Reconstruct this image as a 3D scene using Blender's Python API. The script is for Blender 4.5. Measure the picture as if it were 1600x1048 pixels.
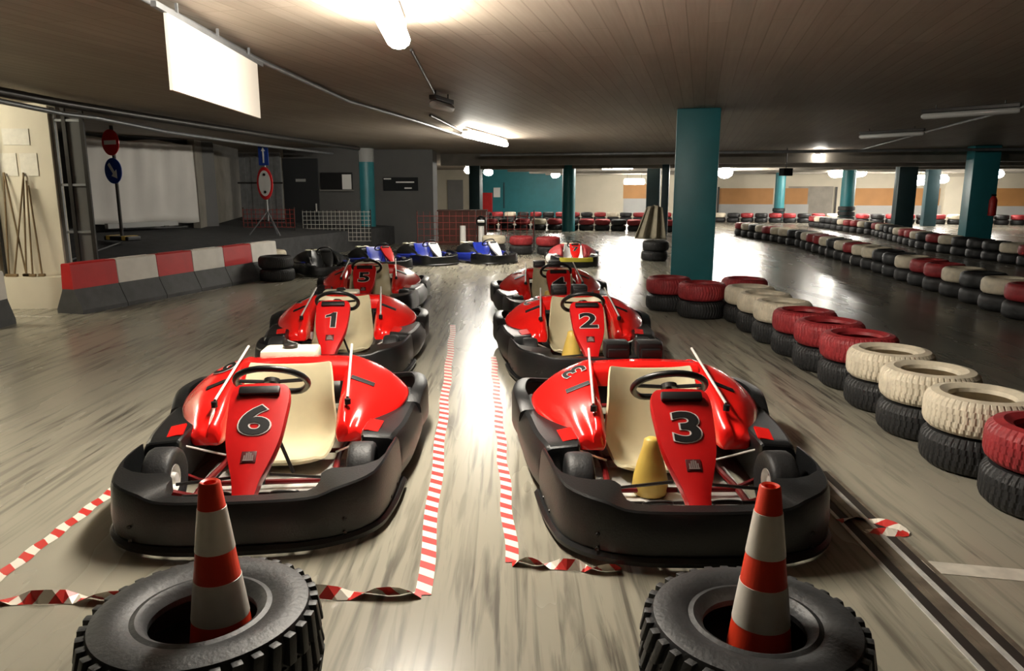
import bpy, bmesh, math, random
from mathutils import Vector, Matrix, Euler
from mathutils.bvhtree import BVHTree
random.seed(7)
sc = bpy.context.scene
COL = sc.collection
for o in list(bpy.data.objects): bpy.data.objects.remove(o)
PI = math.pi
R = math.radians

# ------------------------------------------------------------------ camera, world, exposure
CAM_H, FPX, HORIZON = 1.5, 1160.0, 295.0
cam = bpy.data.cameras.new('camera'); cam_o = bpy.data.objects.new('camera', cam); COL.objects.link(cam_o)
cam.sensor_width = 36; cam.lens = FPX / 1600 * 36
cam.clip_end = 300
cam_o.location = (0, 0, CAM_H)
cam_o.rotation_euler = (PI/2 - math.atan((524 - HORIZON) / FPX), 0, 0)
sc.camera = cam_o
sc.view_settings.view_transform = 'Standard'; sc.view_settings.look = 'None'
sc.view_settings.gamma = 1; sc.view_settings.use_curve_mapping = False
sc.view_settings.exposure = 0.8
w = bpy.data.worlds.new('world'); sc.world = w; w.use_nodes = True
w.node_tree.nodes['Background'].inputs[0].default_value = (0.9, 0.95, 1, 1)
w.node_tree.nodes['Background'].inputs[1].default_value = 0.02

CEIL = 2.55
AX = R(14)                       # building axis, clockwise from the camera heading
NEAR_LAMP, MID_LAMP, FAR_LAMP, DOOR_LAMP = 120, 85, 52, 75

# ------------------------------------------------------------------ materials
def s(r, g, b):
    f = lambda c: (c/255/12.92 if c/255 <= .04045 else ((c/255 + .055)/1.055)**2.4)
    return (f(r), f(g), f(b), 1)
MATS = {}
def mat(name, col, rough=.5, metal=0, noise=0, nscale=8, bump=0, bscale=60, coat=0, emit=0, spec=.5, dark=None):
    m = bpy.data.materials.new(name); m.use_nodes = True
    n = m.node_tree.nodes; l = m.node_tree.links; b = n['Principled BSDF']
    b.inputs['Base Color'].default_value = col; b.inputs['Roughness'].default_value = rough
    b.inputs['Metallic'].default_value = metal; b.inputs['Coat Weight'].default_value = coat
    b.inputs['Specular IOR Level'].default_value = spec
    tc = n.new('ShaderNodeTexCoord')
    if noise:
        t = n.new('ShaderNodeTexNoise'); t.inputs['Scale'].default_value = nscale; t.inputs['Detail'].default_value = 6
        l.new(tc.outputs['Object'], t.inputs['Vector'])
        r = n.new('ShaderNodeValToRGB'); r.color_ramp.elements[0].position = .35; r.color_ramp.elements[1].position = .65
        d = dark or tuple(c*(1-noise) for c in col[:3]) + (1,)
        r.color_ramp.elements[0].color = d; r.color_ramp.elements[1].color = col
        l.new(t.outputs['Fac'], r.inputs['Fac']); l.new(r.outputs['Color'], b.inputs['Base Color'])
    if bump:
        t2 = n.new('ShaderNodeTexNoise'); t2.inputs['Scale'].default_value = bscale; t2.inputs['Detail'].default_value = 4
        l.new(tc.outputs['Object'], t2.inputs['Vector'])
        bp = n.new('ShaderNodeBump'); bp.inputs['Strength'].default_value = bump; bp.inputs['Distance'].default_value = .01
        l.new(t2.outputs['Fac'], bp.inputs['Height']); l.new(bp.outputs['Normal'], b.inputs['Normal'])
    if emit:
        b.inputs['Emission Color'].default_value = col; b.inputs['Emission Strength'].default_value = emit
    MATS[name] = m
    return m

def mixc(n, l, fac, a, b):
    x = n.new('ShaderNodeMix'); x.data_type = 'RGBA'
    for sock, v in ((x.inputs[0], fac), (x.inputs[6], a), (x.inputs[7], b)):
        if hasattr(v, 'links'): l.new(v, sock)
        else: sock.default_value = v
    return x.outputs[2]
def noise_mask(n, l, vec, scale3, rot, lo, hi, detail=6, dist=0):
    mp = n.new('ShaderNodeMapping'); mp.inputs['Scale'].default_value = scale3; mp.inputs['Rotation'].default_value = (0, 0, rot)
    l.new(vec, mp.inputs['Vector'])
    t = n.new('ShaderNodeTexNoise'); t.inputs['Scale'].default_value = 1; t.inputs['Detail'].default_value = detail
    t.inputs['Distortion'].default_value = dist
    l.new(mp.outputs['Vector'], t.inputs['Vector'])
    r = n.new('ShaderNodeMapRange'); r.inputs[1].default_value = lo; r.inputs[2].default_value = hi
    l.new(t.outputs['Fac'], r.inputs[0])
    return r.outputs[0]
def mul(n, l, a, b):
    x = n.new('ShaderNodeMath'); x.operation = 'MULTIPLY'
    for sock, v in ((x.inputs[0], a), (x.inputs[1], b)):
        if hasattr(v, 'links'): l.new(v, sock)
        else: sock.default_value = v
    return x.outputs[0]

def floor_material():
    m = bpy.data.materials.new('painted_concrete_floor'); m.use_nodes = True
    n = m.node_tree.nodes; l = m.node_tree.links; b = n['Principled BSDF']
    tc = n.new('ShaderNodeTexCoord'); v = tc.outputs['Object']
    base = mixc(n, l, noise_mask(n, l, v, (.5, .5, .5), 0, .2, .8, 3), s(158, 153, 137), s(138, 133, 118))
    # rubber marks of the karts: long thin streaks in several driving directions
    k1 = mul(n, l, noise_mask(n, l, v, (13, .5, 1), R(-5), .53, .66, 8, .35), noise_mask(n, l, v, (1.3, .35, 1), .1, .44, .70, 2))
    k2 = mul(n, l, noise_mask(n, l, v, (20, 1.1, 1), R(33), .50, .64, 8, .5), noise_mask(n, l, v, (.45, .45, 1), 1.3, .38, .62, 2))
    k3 = mul(n, l, noise_mask(n, l, v, (24, 1.6, 1), R(-28), .54, .67, 8, .3), noise_mask(n, l, v, (.7, .7, 1), 2.3, .42, .66, 2))
    c = mixc(n, l, mul(n, l, k1, .75), base, s(52, 49, 44))
    c = mixc(n, l, mul(n, l, k2, .7), c, s(56, 52, 46))
    c = mixc(n, l, mul(n, l, k3, .7), c, s(48, 45, 41))
    # the racing lane beyond the near tyre wall is black with worn-in rubber
    sp = n.new('ShaderNodeSeparateXYZ'); l.new(v, sp.inputs[0])
    ln = n.new('ShaderNodeMapRange'); ln.inputs[1].default_value = 2.6; ln.inputs[2].default_value = 3.3; l.new(sp.outputs['X'], ln.inputs[0])
    c = mixc(n, l, mul(n, l, ln.outputs[0], .65), c, s(74, 72, 67))
    l.new(c, b.inputs['Base Color'])
    rg = n.new('ShaderNodeMapRange'); rg.inputs[3].default_value = .20; rg.inputs[4].default_value = .33
    l.new(noise_mask(n, l, v, (2.5, .5, 1), .1, .1, .9, 3), rg.inputs[0]); l.new(rg.outputs[0], b.inputs['Roughness'])
    return m

def ceiling_material():
    m = bpy.data.materials.new('board_marked_concrete'); m.use_nodes = True
    n = m.node_tree.nodes; l = m.node_tree.links; b = n['Principled BSDF']
    tc = n.new('ShaderNodeTexCoord')
    mp = n.new('ShaderNodeMapping'); mp.inputs['Rotation'].default_value = (0, 0, PI/2 + AX); l.new(tc.outputs['Object'], mp.inputs['Vector'])
    br = n.new('ShaderNodeTexBrick'); br.inputs['Scale'].default_value = 1
    br.inputs['Brick Width'].default_value = 2.1; br.inputs['Row Height'].default_value = .13; br.inputs['Mortar Size'].default_value = .0045
    br.inputs['Color1'].default_value = s(154, 142, 128); br.inputs['Color2'].default_value = s(143, 131, 117); br.inputs['Mortar'].default_value = s(122, 111, 98)
    br.inputs['Bias'].default_value = -.2; br.offset = .5; br.offset_frequency = 3
    l.new(mp.outputs['Vector'], br.inputs['Vector'])
    st = noise_mask(n, l, tc.outputs['Object'], (.7, .7, .7), 0, .35, .7)
    gr = noise_mask(n, l, mp.outputs['Vector'], (1.5, 40, 1), 0, .35, .7)
    c = mixc(n, l, mul(n, l, st, .35), br.outputs['Color'], s(112, 100, 87))
    c = mixc(n, l, mul(n, l, gr, .25), c, s(100, 88, 76))
    l.new(c, b.inputs['Base Color']); b.inputs['Roughness'].default_value = .62
    bp = n.new('ShaderNodeBump'); bp.inputs['Strength'].default_value = .5; bp.inputs['Distance'].default_value = .01; bp.invert = True
    l.new(br.outputs['Fac'], bp.inputs['Height']); l.new(bp.outputs['Normal'], b.inputs['Normal'])
    return m

def stripe_material(name, c1, c2, period, slant):
    """printed slanted stripes along a ribbon; the ribbon's UV is in metres"""
    m = bpy.data.materials.new(name); m.use_nodes = True
    n = m.node_tree.nodes; l = m.node_tree.links; b = n['Principled BSDF']
    uv = n.new('ShaderNodeUVMap'); sp = n.new('ShaderNodeSeparateXYZ'); l.new(uv.outputs[0], sp.inputs[0])
    a = n.new('ShaderNodeMath'); a.operation = 'MULTIPLY_ADD'; a.inputs[1].default_value = slant
    l.new(sp.outputs['Y'], a.inputs[0]); l.new(sp.outputs['X'], a.inputs[2])
    d = n.new('ShaderNodeMath'); d.operation = 'PINGPONG'; d.inputs[1].default_value = period; l.new(a.outputs[0], d.inputs[0])
    g = n.new('ShaderNodeMath'); g.operation = 'GREATER_THAN'; g.inputs[1].default_value = period/2; l.new(d.outputs[0], g.inputs[0])
    l.new(mixc(n, l, g.outputs[0], c1, c2), b.inputs['Base Color']); b.inputs['Roughness'].default_value = .4
    return m

M_floor = floor_material(); M_ceil = ceiling_material()
M_tape = stripe_material('hazard_tape', s(196, 48, 42), s(228, 220, 205), .055, .7)
RED = mat('red_gloss_plastic', s(226, 26, 22), .22, coat=.5, noise=.12, nscale=5)
REDN = mat('red_nose_plastic', s(188, 18, 20), .3, coat=.3, noise=.1, nscale=6)
BLK = mat('black_plastic', s(19, 20, 21), .36, noise=.3, nscale=9, bump=.12, bscale=120)
RUB = mat('black_rubber', s(30, 30, 31), .55, noise=.3, nscale=20, bump=.2, bscale=90)
RUBG = mat('worn_grey_rubber', s(40, 41, 42), .5, noise=.35, nscale=12, bump=.2, bscale=70)
CREAM = mat('cream_fibreglass', s(200, 190, 156), .35, noise=.14, nscale=5)
TANK = mat('cream_tank_plastic', s(236, 230, 204), .4, noise=.08)
YEL = mat('yellow_plastic', s(208, 176, 84), .45, noise=.12)
ALU = mat('brushed_aluminium', s(222, 220, 214), .35, .3, noise=.3, nscale=14)
CHR = mat('polished_steel', s(225, 222, 216), .3, .35)
TUBE = mat('dark_red_tube', s(112, 20, 22), .35, noise=.15)
STEEL = mat('dark_steel', s(58, 56, 54), .4, .6, noise=.2)
BLACK = mat('black_print', s(10, 10, 11), .45)
OUTL = mat('number_outline', s(200, 190, 186), .45)
EMB = mat('emblem_grey', s(120, 104, 100), .4)
EMBD = mat('emblem_dark', s(74, 14, 16), .4)
BLUE = mat('blue_plastic', s(34, 50, 150), .3, coat=.3, noise=.1)
WHITEP = mat('white_plastic', s(228, 228, 226), .3, noise=.05)
YRIM = mat('yellow_strip', s(216, 204, 70), .4)
TRED = mat('tyre_red_paint', s(160, 44, 48), .55, noise=.3, nscale=14, bump=.15, bscale=60)
TWHT = mat('tyre_white_paint', s(222, 210, 186), .6, noise=.2, nscale=12, bump=.15, bscale=60)
TEAL = mat('teal_paint', s(40, 120, 128), .42, noise=.12, nscale=3)
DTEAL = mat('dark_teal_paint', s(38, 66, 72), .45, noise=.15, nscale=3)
CONE_R = mat('cone_orange', s(226, 62, 34), .4, noise=.08)
CONE_W = mat('cone_white_band', s(226, 220, 208), .4, noise=.08, nscale=20)
GREYW = mat('dark_grey_wall', s(86, 85, 84), .6, noise=.1, nscale=2)
GREYP = mat('mid_grey_panel', s(112, 110, 106), .6, noise=.1, nscale=2)
CONC = mat('bare_concrete', s(134, 128, 118), .75, noise=.22, nscale=2.5, bump=.2)
WALLW = mat('cream_wall_paint', s(214, 206, 186), .65, noise=.08, nscale=1.5)
WALLG = mat('pale_grey_wall_paint', s(156, 156, 153), .65, noise=.08, nscale=1.5)
ORNG = mat('ochre_wall_paint', s(160, 114, 64), .65, noise=.12, nscale=2)
ASPH = mat('dark_asphalt', s(62, 62, 63), .85, noise=.3, nscale=6, bump=.4, bscale=120)
SHEET = mat('white_sheet', s(206, 202, 196), .7, noise=.06, nscale=2)
BARG = mat('barrier_grey_base', s(74, 74, 74), .7, noise=.3, nscale=6, bump=.2)
BARR = mat('barrier_red_paint', s(190, 34, 34), .45, noise=.15, nscale=5)
BARW = mat('barrier_white_paint', s(216, 210, 200), .5, noise=.12, nscale=5)
SIGNR = mat('sign_red', s(196, 34, 38), .35); SIGNB = mat('sign_blue', s(28, 62, 150), .35); SIGNW = mat('sign_white', s(228, 226, 222), .4)
PANELW = mat('blank_white_panel', s(236, 230, 218), .5)
WOOD = mat('broom_wood', s(120, 98, 66), .6, noise=.2)
PAPER = mat('paper_white', s(222, 218, 206), .8, noise=.1, nscale=18)
GALV = mat('galvanised_steel', s(140, 142, 144), .45, .6, noise=.2)
DOORB = mat('black_door_paint', s(34, 36, 38), .5)
LINEW = mat('white_line_paint', s(206, 200, 186), .5, noise=.25, nscale=14)
JOINT = mat('joint_metal', s(150, 138, 122), .4, .5, noise=.4, nscale=10)
JOINTD = mat('joint_dark_seal', s(44, 38, 33), .6, noise=.3, nscale=12)
NETR = mat('red_plastic_net', s(150, 52, 44), .6); NETW = mat('white_plastic_net', s(190, 188, 178), .6)
KHAKI = mat('khaki_canvas', s(140, 132, 112), .85, noise=.2, nscale=8)
BROWN = mat('brown_board', s(92, 52, 38), .6, noise=.15)
L_WARM = mat('lamp_warm_glow', (1, .935, .82, 1), emit=NEAR_LAMP)
L_MID = mat('lamp_neutral_glow', (1, .95, .84, 1), emit=MID_LAMP)
L_FAR = mat('lamp_far_glow', (1, .95, .86, 1), emit=FAR_LAMP)

# ------------------------------------------------------------------ mesh helpers
class MB:
    def __init__(self): self.v = []; self.f = []
    def add(self, vs, fs, M=None):
        o = len(self.v)
        self.v += [tuple(M @ Vector(p)) if M else tuple(p) for p in vs]
        self.f += [tuple(i + o for i in f) for f in fs]
        return self
    def box(self, c, d, rot=None, bev=0):
        x, y, z = d[0]/2, d[1]/2, d[2]/2
        M = Matrix.Translation(c) @ (Euler(rot).to_matrix().to_4x4() if rot else Matrix())
        if bev:
            bm = bmesh.new(); bmesh.ops.create_cube(bm, size=1)
            for q in bm.verts: q.co = Vector((q.co.x*d[0], q.co.y*d[1], q.co.z*d[2]))
            bmesh.ops.bevel(bm, geom=bm.edges[:], offset=bev, segments=2, affect='EDGES', profile=.6)
            bm.verts.index_update()
            self.add([q.co[:] for q in bm.verts], [[q.index for q in f.verts] for f in bm.faces], M); bm.free(); return self
        vs = [(a*x, b*y, e*z) for e in (-1, 1) for b in (-1, 1) for a in (-1, 1)]
        return self.add(vs, [(0,2,3,1),(4,5,7,6),(0,1,5,4),(2,6,7,3),(0,4,6,2),(1,3,7,5)], M)
    def rings(self, rings, closed=False, caps=True):
        n = len(rings[0]); vs = [p for r in rings for p in r]; fs = []
        m = len(rings)
        for i in range(m if closed else m-1):
            for j in range(n):
                a, b = i*n + j, i*n + (j+1) % n; c, d = ((i+1) % m)*n + (j+1) % n, ((i+1) % m)*n + j
                fs.append((a, b, c, d))
        if caps and not closed:
            fs.append(tuple(range(n-1, -1, -1))); fs.append(tuple((m-1)*n + j for j in range(n)))
        return self.add(vs, fs)
    def tube(self, pts, r, n=8, closed=False):
        pts = [Vector(p) for p in pts]; rr = []
        up = Vector((0, 0, 1))
        for i, p in enumerate(pts):
            if closed: t = pts[(i+1) % len(pts)] - pts[i-1]
            else: t = pts[min(i+1, len(pts)-1)] - pts[max(i-1, 0)]
            t.normalize()
            a = t.cross(up if abs(t.z) < .95 else Vector((0, 1, 0))).normalized(); b = a.cross(t)
            rr.append([tuple(p + (a*math.cos(k*2*PI/n) + b*math.sin(k*2*PI/n))*r) for k in range(n)])
        return self.rings(rr, closed)
    def lathe(self, prof, n=24, M=None, closed=False):
        """profile of (r, z) turned about z"""
        k = len(prof); vs = [(r*math.cos(i*2*PI/n), r*math.sin(i*2*PI/n), z) for i in range(n) for r, z in prof]; fs = []
        for i in range(n):
            i2 = (i+1) % n
            for j in range(k if closed else k-1):
                j2 = (j+1) % k
                fs.append((i*k+j, i2*k+j, i2*k+j2, i*k+j2))
        if not closed:
            if prof[0][0] > 1e-6: fs.append(tuple(i*k for i in range(n-1, -1, -1)))
            if prof[-1][0] > 1e-6: fs.append(tuple(i*k + k-1 for i in range(n)))
        return self.add(vs, fs, M)
    def prism(self, poly, z0, z1, M=None):
        n = len(poly); vs = [(x, y, z0) for x, y in poly] + [(x, y, z1) for x, y in poly]
        fs = [tuple(range(n-1, -1, -1)), tuple(range(n, 2*n))] + [(i, (i+1) % n, n+(i+1) % n, n+i) for i in range(n)]
        return self.add(vs, fs, M)
    def grid(self, rows):
        n = len(rows[0]); vs = [p for r in rows for p in r]
        return self.add(vs, [(i*n+j, i*n+j+1, (i+1)*n+j+1, (i+1)*n+j) for i in range(len(rows)-1) for j in range(n-1)])
    def mesh(self, name, smooth=None):
        me = bpy.data.meshes.new(name); me.from_pydata(self.v, [], self.f)
        bm = bmesh.new(); bm.from_mesh(me); bmesh.ops.recalc_face_normals(bm, faces=bm.faces); bm.to_mesh(me); bm.free()
        if smooth is not None:
            me.polygons.foreach_set('use_smooth', [True]*len(me.polygons)); me.set_sharp_from_angle(angle=R(smooth))
        me.update(); return me

def link(name, me, m, parent=None, loc=None, rot=None):
    """an object on (possibly shared) mesh data with its own material"""
    o = bpy.data.objects.new(name, me); COL.objects.link(o)
    if not me.materials: me.materials.append(m)
    o.material_slots[0].link = 'OBJECT'; o.material_slots[0].material = m
    if parent: o.parent = parent
    if loc: o.location = loc
    if rot: o.rotation_euler = rot
    return o
def obj(name, mb, m, parent=None, smooth=None, loc=None, rot=None):
    return link(name, mb.mesh(name, smooth), m, parent, loc, rot)
def tag(o, label, cat, group=None):
    o['label'] = label; o['category'] = cat
    if group: o['group'] = group
    return o
def thing(name, label, cat, loc=(0,0,0), rz=0, group=None):
    o = bpy.data.objects.new(name, None); COL.objects.link(o); o.empty_display_size = .1
    o.location = loc; o.rotation_euler = (0, 0, rz)
    return tag(o, label, cat, group)
def struct(name, mb, m, parent=None, smooth=None):
    o = obj(name, mb, m, parent, smooth)
    if not parent: o['kind'] = 'structure'
    return o
def crom(P, n):
    """Catmull-Rom through tuples, n steps per span"""
    out = []; k = len(P)
    for i in range(k-1):
        p0, p1, p2, p3 = P[max(i-1,0)], P[i], P[i+1], P[min(i+2,k-1)]
        for q in range(n):
            t = q/n
            out.append(tuple(.5*((2*b) + (-a+c)*t + (2*a-5*b+4*c-d)*t*t + (-a+3*b-3*c+d)*t**3) for a, b, c, d in zip(p0, p1, p2, p3)))
    out.append(tuple(P[-1])); return out
def text_mesh(ch, size, offset, extrude, sx=1.0):
    if ch == '1':               # a one with a thin flag and a stout stem
        k_ = size; o_ = max(0, offset - .003)
        P = [(-.01, -.36), (.16, -.36), (.16, .36), (.03, .36), (-.06, .27), (-.22, .21), (-.22, .14), (-.01, .19)]
        c = (.02, 0); poly = []
        for x, y in P: poly.append((x*k_ + math.copysign(o_, x - c[0]), y*k_ + math.copysign(o_, y)))
        if o_: poly[6] = (poly[6][0], .14*k_ - o_); poly[7] = (-.01*k_ - o_, .19*k_ - o_)
        me = MB().prism(poly, -extrude, extrude).mesh('digit')
        bm = bmesh.new(); bm.from_mesh(me); bmesh.ops.triangulate(bm, faces=bm.faces); bm.to_mesh(me); bm.free()
        return me
    cu = bpy.data.curves.new('digit', 'FONT'); cu.body = ch; cu.size = size; cu.offset = offset; cu.extrude = extrude
    cu.align_x = 'CENTER'; cu.align_y = 'CENTER'; cu.resolution_u = 5
    o = bpy.data.objects.new('digit', cu); COL.objects.link(o)
    dg = bpy.context.evaluated_depsgraph_get(); me = bpy.data.meshes.new_from_object(o.evaluated_get(dg))
    bpy.data.objects.remove(o); me.materials.clear()
    for v in me.vertices: v.co.x *= sx
    return me
def ray(x, y):
    p = math.atan((524 - HORIZON)/FPX); a = (x-800)/FPX; b = (y-524)/FPX
    return Vector((a, math.cos(p) - b*math.sin(p), -math.sin(p) - b*math.cos(p)))
def on_z(x, y, z=0):            # survey helper: where the sight line through a photo point meets height z
    r = ray(x, y); t = (z - CAM_H)/r.z; return Vector((r.x*t, r.y*t, z))
def at_y(x, y, Y):
    r = ray(x, y); t = Y/r.y; return Vector((r.x*t, Y, CAM_H + r.z*t))

# ------------------------------------------------------------------ structure: floor, ceiling, walls, beams
ux = Vector((math.cos(AX), -math.sin(AX), 0)); uy = Vector((math.sin(AX), math.cos(AX), 0))     # across / along the building
def bl(a, b, z=0): return ux*a + uy*b + Vector((0, 0, z))        # building coordinates
def slab(a0, a1, b0, b1, z0, z1):
    m = MB(); m.box((0,0,0), (a1-a0, b1-b0, z1-z0))
    M = Matrix.Translation(bl((a0+a1)/2, (b0+b1)/2, (z0+z1)/2)) @ Matrix.Rotation(-AX, 4, 'Z')
    m.v = [tuple(M @ Vector(p)) for p in m.v]; return m
FARB = 40.8
struct('floor', slab(-24, 34, -7, FARB+.3, -.2, 0), M_floor)
struct('ceiling', slab(-24, 34, -7, FARB+.3, CEIL, CEIL+.2), M_ceil)
wf = struct('wall_far', slab(-24, 34, FARB, FARB+.25, 0, CEIL), mat('far_wall_paint', s(182, 174, 155), .65, noise=.1, nscale=1.2))
struct('wall_right', slab(33.7, 34, -7, FARB, 0, CEIL), WALLG)
struct('wall_left', slab(-24, -23.7, -7, FARB, 0, CEIL), CONC)
struct('wall_back', slab(-24, 34, -7.2, -7, 0, CEIL), CONC)
k = 0
for b in (22.2, 26.5, 30.5, 34.6, 38.4):
    k += 1; struct('trim_%d' % k, slab(-7.8, 33.7, b, b+.42, 2.2, CEIL), CONC)
# painted fields of the far wall
def field(x0, x1, y0, y1, m, name='painted_field', th=.03):
    """a shallow panel on the far wall between two photo columns and two photo rows"""
    def hit(x, y):
        r = ray(x, y); o = Vector((0, 0, CAM_H)); t = (FARB - uy.dot(o))/uy.dot(r); return o + r*t
    A, B = hit(x0, (y0+y1)/2), hit(x1, (y0+y1)/2); zt, zb = hit((x0+x1)/2, y0).z, hit((x0+x1)/2, y1).z
    a0, a1 = ux.dot(A), ux.dot(B)
    return struct(name, slab(a0, a1, FARB-th, FARB-.001, max(zb, .01), min(zt, CEIL-.01)), m, wf)
field(756, 884, 240, 360, TEAL, 'teal_field', .2)
field(752, 771, 301, 332, BARR, 'red_cabinet', .34)
field(773, 783, 293, 308, SIGNW, 'notice_board', .24)
field(788, 790, 285, 325, DTEAL, 'door_gap', .22)
field(700, 724, 281, 335, GREYP, 'grey_door', .06)
field(974, 1010, 288, 310, ORNG, 'ochre_board', .05)
field(974, 1010, 310, 334, WALLG, 'grey_board', .05)
for x0, x1, y in ((1122, 1208, 0), (1226, 1262, 0), (1336, 1395, 2), (1424, 1442, 2), (1456, 1468, 2), (1548, 1640, 3)):
    field(x0, x1, 294, 319+y, ORNG, 'ochre_band'); field(x0, x1, 319+y, 352, WALLG, 'grey_band')
field(1230, 1300, 291, 352, CONC, 'bare_field', .02)
field(1474, 1506, 276, 352, WALLW, 'cream_door', .08)
field(1120, 1123, 292, 352, STEEL, 'downpipe', .1)
field(1303, 1306, 292, 352, STEEL, 'downpipe', .1)

# pillars
def pillar(x, Y, wpx, m, label, round_=False, rz=-AX, top=None, base=None, width=None):
    X = (x-800)/FPX*(Y*math.cos(.195)+.25); wd = width or wpx*Y/FPX
    t = thing('pillar', label, 'pillar', (X, Y, 0), 0)
    b = MB()
    if round_: b.lathe([(wd/2, 0), (wd/2, CEIL)], 28)
    else: b.box((0, 0, CEIL/2), (wd, wd, CEIL), (0, 0, rz), .02)
    obj('shaft', b, m, t, 40)
    if top:
        b = MB(); b.lathe([(wd/2+.004, top), (wd/2+.004, CEIL-.002)], 28); obj('white_collar', b, WALLG, t, 40)
    if base:
        for q in range(base):
            b = MB(); r = wd*.62
            b.lathe([(r-.03, .02+q*.2), (r, .05+q*.2), (r, .17+q*.2), (r-.03, .2+q*.2)], 24); obj('padding_ring', b, RUB if q % 2 == 0 else RUBG, t, 40)
    return t
pillar(1080, 10.5, 0, TEAL, 'big square teal pillar with stacked tyres round its foot', width=.57)
pillar(888, 27, 20, TEAL, 'round teal pillar behind the kart with the yellow strip', True)
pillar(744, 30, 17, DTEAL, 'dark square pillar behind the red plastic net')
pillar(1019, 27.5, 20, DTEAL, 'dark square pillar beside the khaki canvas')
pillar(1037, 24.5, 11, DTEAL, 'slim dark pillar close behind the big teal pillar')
pillar(1216, 36, 15, TEAL, 'slim teal pillar with padding rings against the far ochre wall', True, base=3)
pillar(1321, 31, 20, TEAL, 'teal pillar with tall padding rings between two bright lamps', True, base=4)
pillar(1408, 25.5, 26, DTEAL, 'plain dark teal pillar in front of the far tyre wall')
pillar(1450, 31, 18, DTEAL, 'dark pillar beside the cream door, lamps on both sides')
p1520 = pillar(1521, 19, 36, TEAL, 'square teal pillar with a red fire extinguisher hung on it')
pillar(573, 20.3, 30, TEAL, 'round teal column with white collar beside the dark grey wall', True, top=2.2)

# ------------------------------------------------------------------ lamps
def tube_lamp(name, p, L, rz, m, label, wd=.13, lit=True, drop=None, tubes=1, group=None):
    """batten luminaire: body against the ceiling, glowing diffuser below; p = centre of the diffuser"""
    t = thing(name, label, 'lamp', p, rz, group)
    b = MB(); b.box((0, 0, wd*.38+.025), (wd*.7, L, .05), None, .008); obj('housing', b, STEEL if not lit else WHITEP, t)
    for q in range(tubes):
        dx = (q-(tubes-1)/2)*wd*1.3
        b = MB(); n = 12
        rr = [[(dx + wd/2*sc_*math.cos(a*2*PI/n), yy, wd*.38*sc_*math.sin(a*2*PI/n)) for a in range(n)] for yy, sc_ in ((-L/2, .6), (-L/2+.03, 1), (L/2-.03, 1), (L/2, .6))]
        b.rings(rr); obj('diffuser', b, m, t, 40)
    top = CEIL - p[2]
    for yy in (-L*.35, L*.35):
        b = MB(); b.tube([(0, yy, wd*.38+.04), (0, yy, top)], .008, 6); obj('hanger', b, STEEL, t)
    return t
UNLIT = mat('unlit_diffuser', s(190, 190, 186), .25)
tube_lamp('ceiling_lamp', (-.66, 4.12, 2.41), 1.6, R(3.5), L_WARM, 'bright warm tube lamp under the ceiling above the two rows of red karts', .15)
tube_lamp('ceiling_lamp', (-.47, 14.7, 2.42), 3.0, R(-13), L_MID, 'long lit tube lamp hung lengthways beyond the red kart rows', .13)
tube_lamp('ceiling_lamp', (-.78, 8.6, 2.40), .55, R(-16), UNLIT, 'short unlit lamp at the end of the thin ceiling conduit', .12, False)
tube_lamp('ceiling_lamp', (-7.35, 8.0, 2.42), 1.2, R(90), mat('lamp_door_glow', (1, .93, .74, 1), emit=DOOR_LAMP), 'lit tube lamp on the ceiling in front of the broom wall', .13)
FL = 'far lamps under the beams'
def far_lamp(x, y, Y, L, rz, wd=.3, label='', grp=None, tubes=1):
    p = at_y(x, y, Y); tube_lamp('ceiling_lamp', p, L, rz, L_FAR, label, wd, group=grp, tubes=tubes)
far_lamp(965, 259, 27.9, 1.15, PI/2-AX, .34, 'wide lit lamp hung crossways between the round teal and dark pillars')
far_lamp(991, 284, 37.6, 1.0, PI/2-AX, .34, 'low lit lamp in front of the ochre and grey board')
far_lamp(868, 273, 36.6, .7, 0, .4, 'lit lamp in front of the far teal wall, beside the round teal pillar')
far_lamp(733, 266, 32.8, .6, 0, .4, 'lit lamp behind dark pillar, on the side away from the red cabinet')
far_lamp(763, 269, 33.2, .6, 0, .4, 'lit lamp behind dark pillar, above the red cabinet')
far_lamp(1133, 270, 29.6, 1.0, -AX, .55, 'low bright lamp beside the big teal pillar')
far_lamp(1160, 257, 28.2, 1.75, PI/2-AX, .26, 'long lit lamp hung crossways beside the big teal pillar')
far_lamp(1290, 246, 21, .9, R(-50), .2, 'small lit lamp set askew in front of the first beam')
far_lamp(1308, 270, 32.6, 1.2, -AX, .52, 'lit lamp beside ringed teal pillar, on the side of the bare wall', tubes=1)
far_lamp(1341, 270, 32.6, 1.2, -AX, .46, 'lit lamp beside ringed teal pillar, on the side of the ochre band')
far_lamp(1434, 282, 33.2, 1.0, -AX, .55, 'lit lamp between the plain dark pillar and the next dark pillar')
far_lamp(1469, 280, 33.2, 1.0, -AX, .45, 'lit lamp in front of the cream door')
far_lamp(1553, 272, 29.2, 1.0, -AX, .4, 'lit lamp behind the pillar with the fire extinguisher')
# unlit battens on the conduit at the right
for x, y, Y in ((1512, 196, 9.6), (1391, 224, 13.4)):
    p = at_y(x, y, Y); p.z = 2.42
    tube_lamp('ceiling_lamp', p, 1.1, R(42) if Y < 10 else R(40), UNLIT, 'unlit batten lamp on the slanting conduit, %s the big teal pillar' % ('far from' if Y < 10 else 'nearer to'), .1, False)

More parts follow.
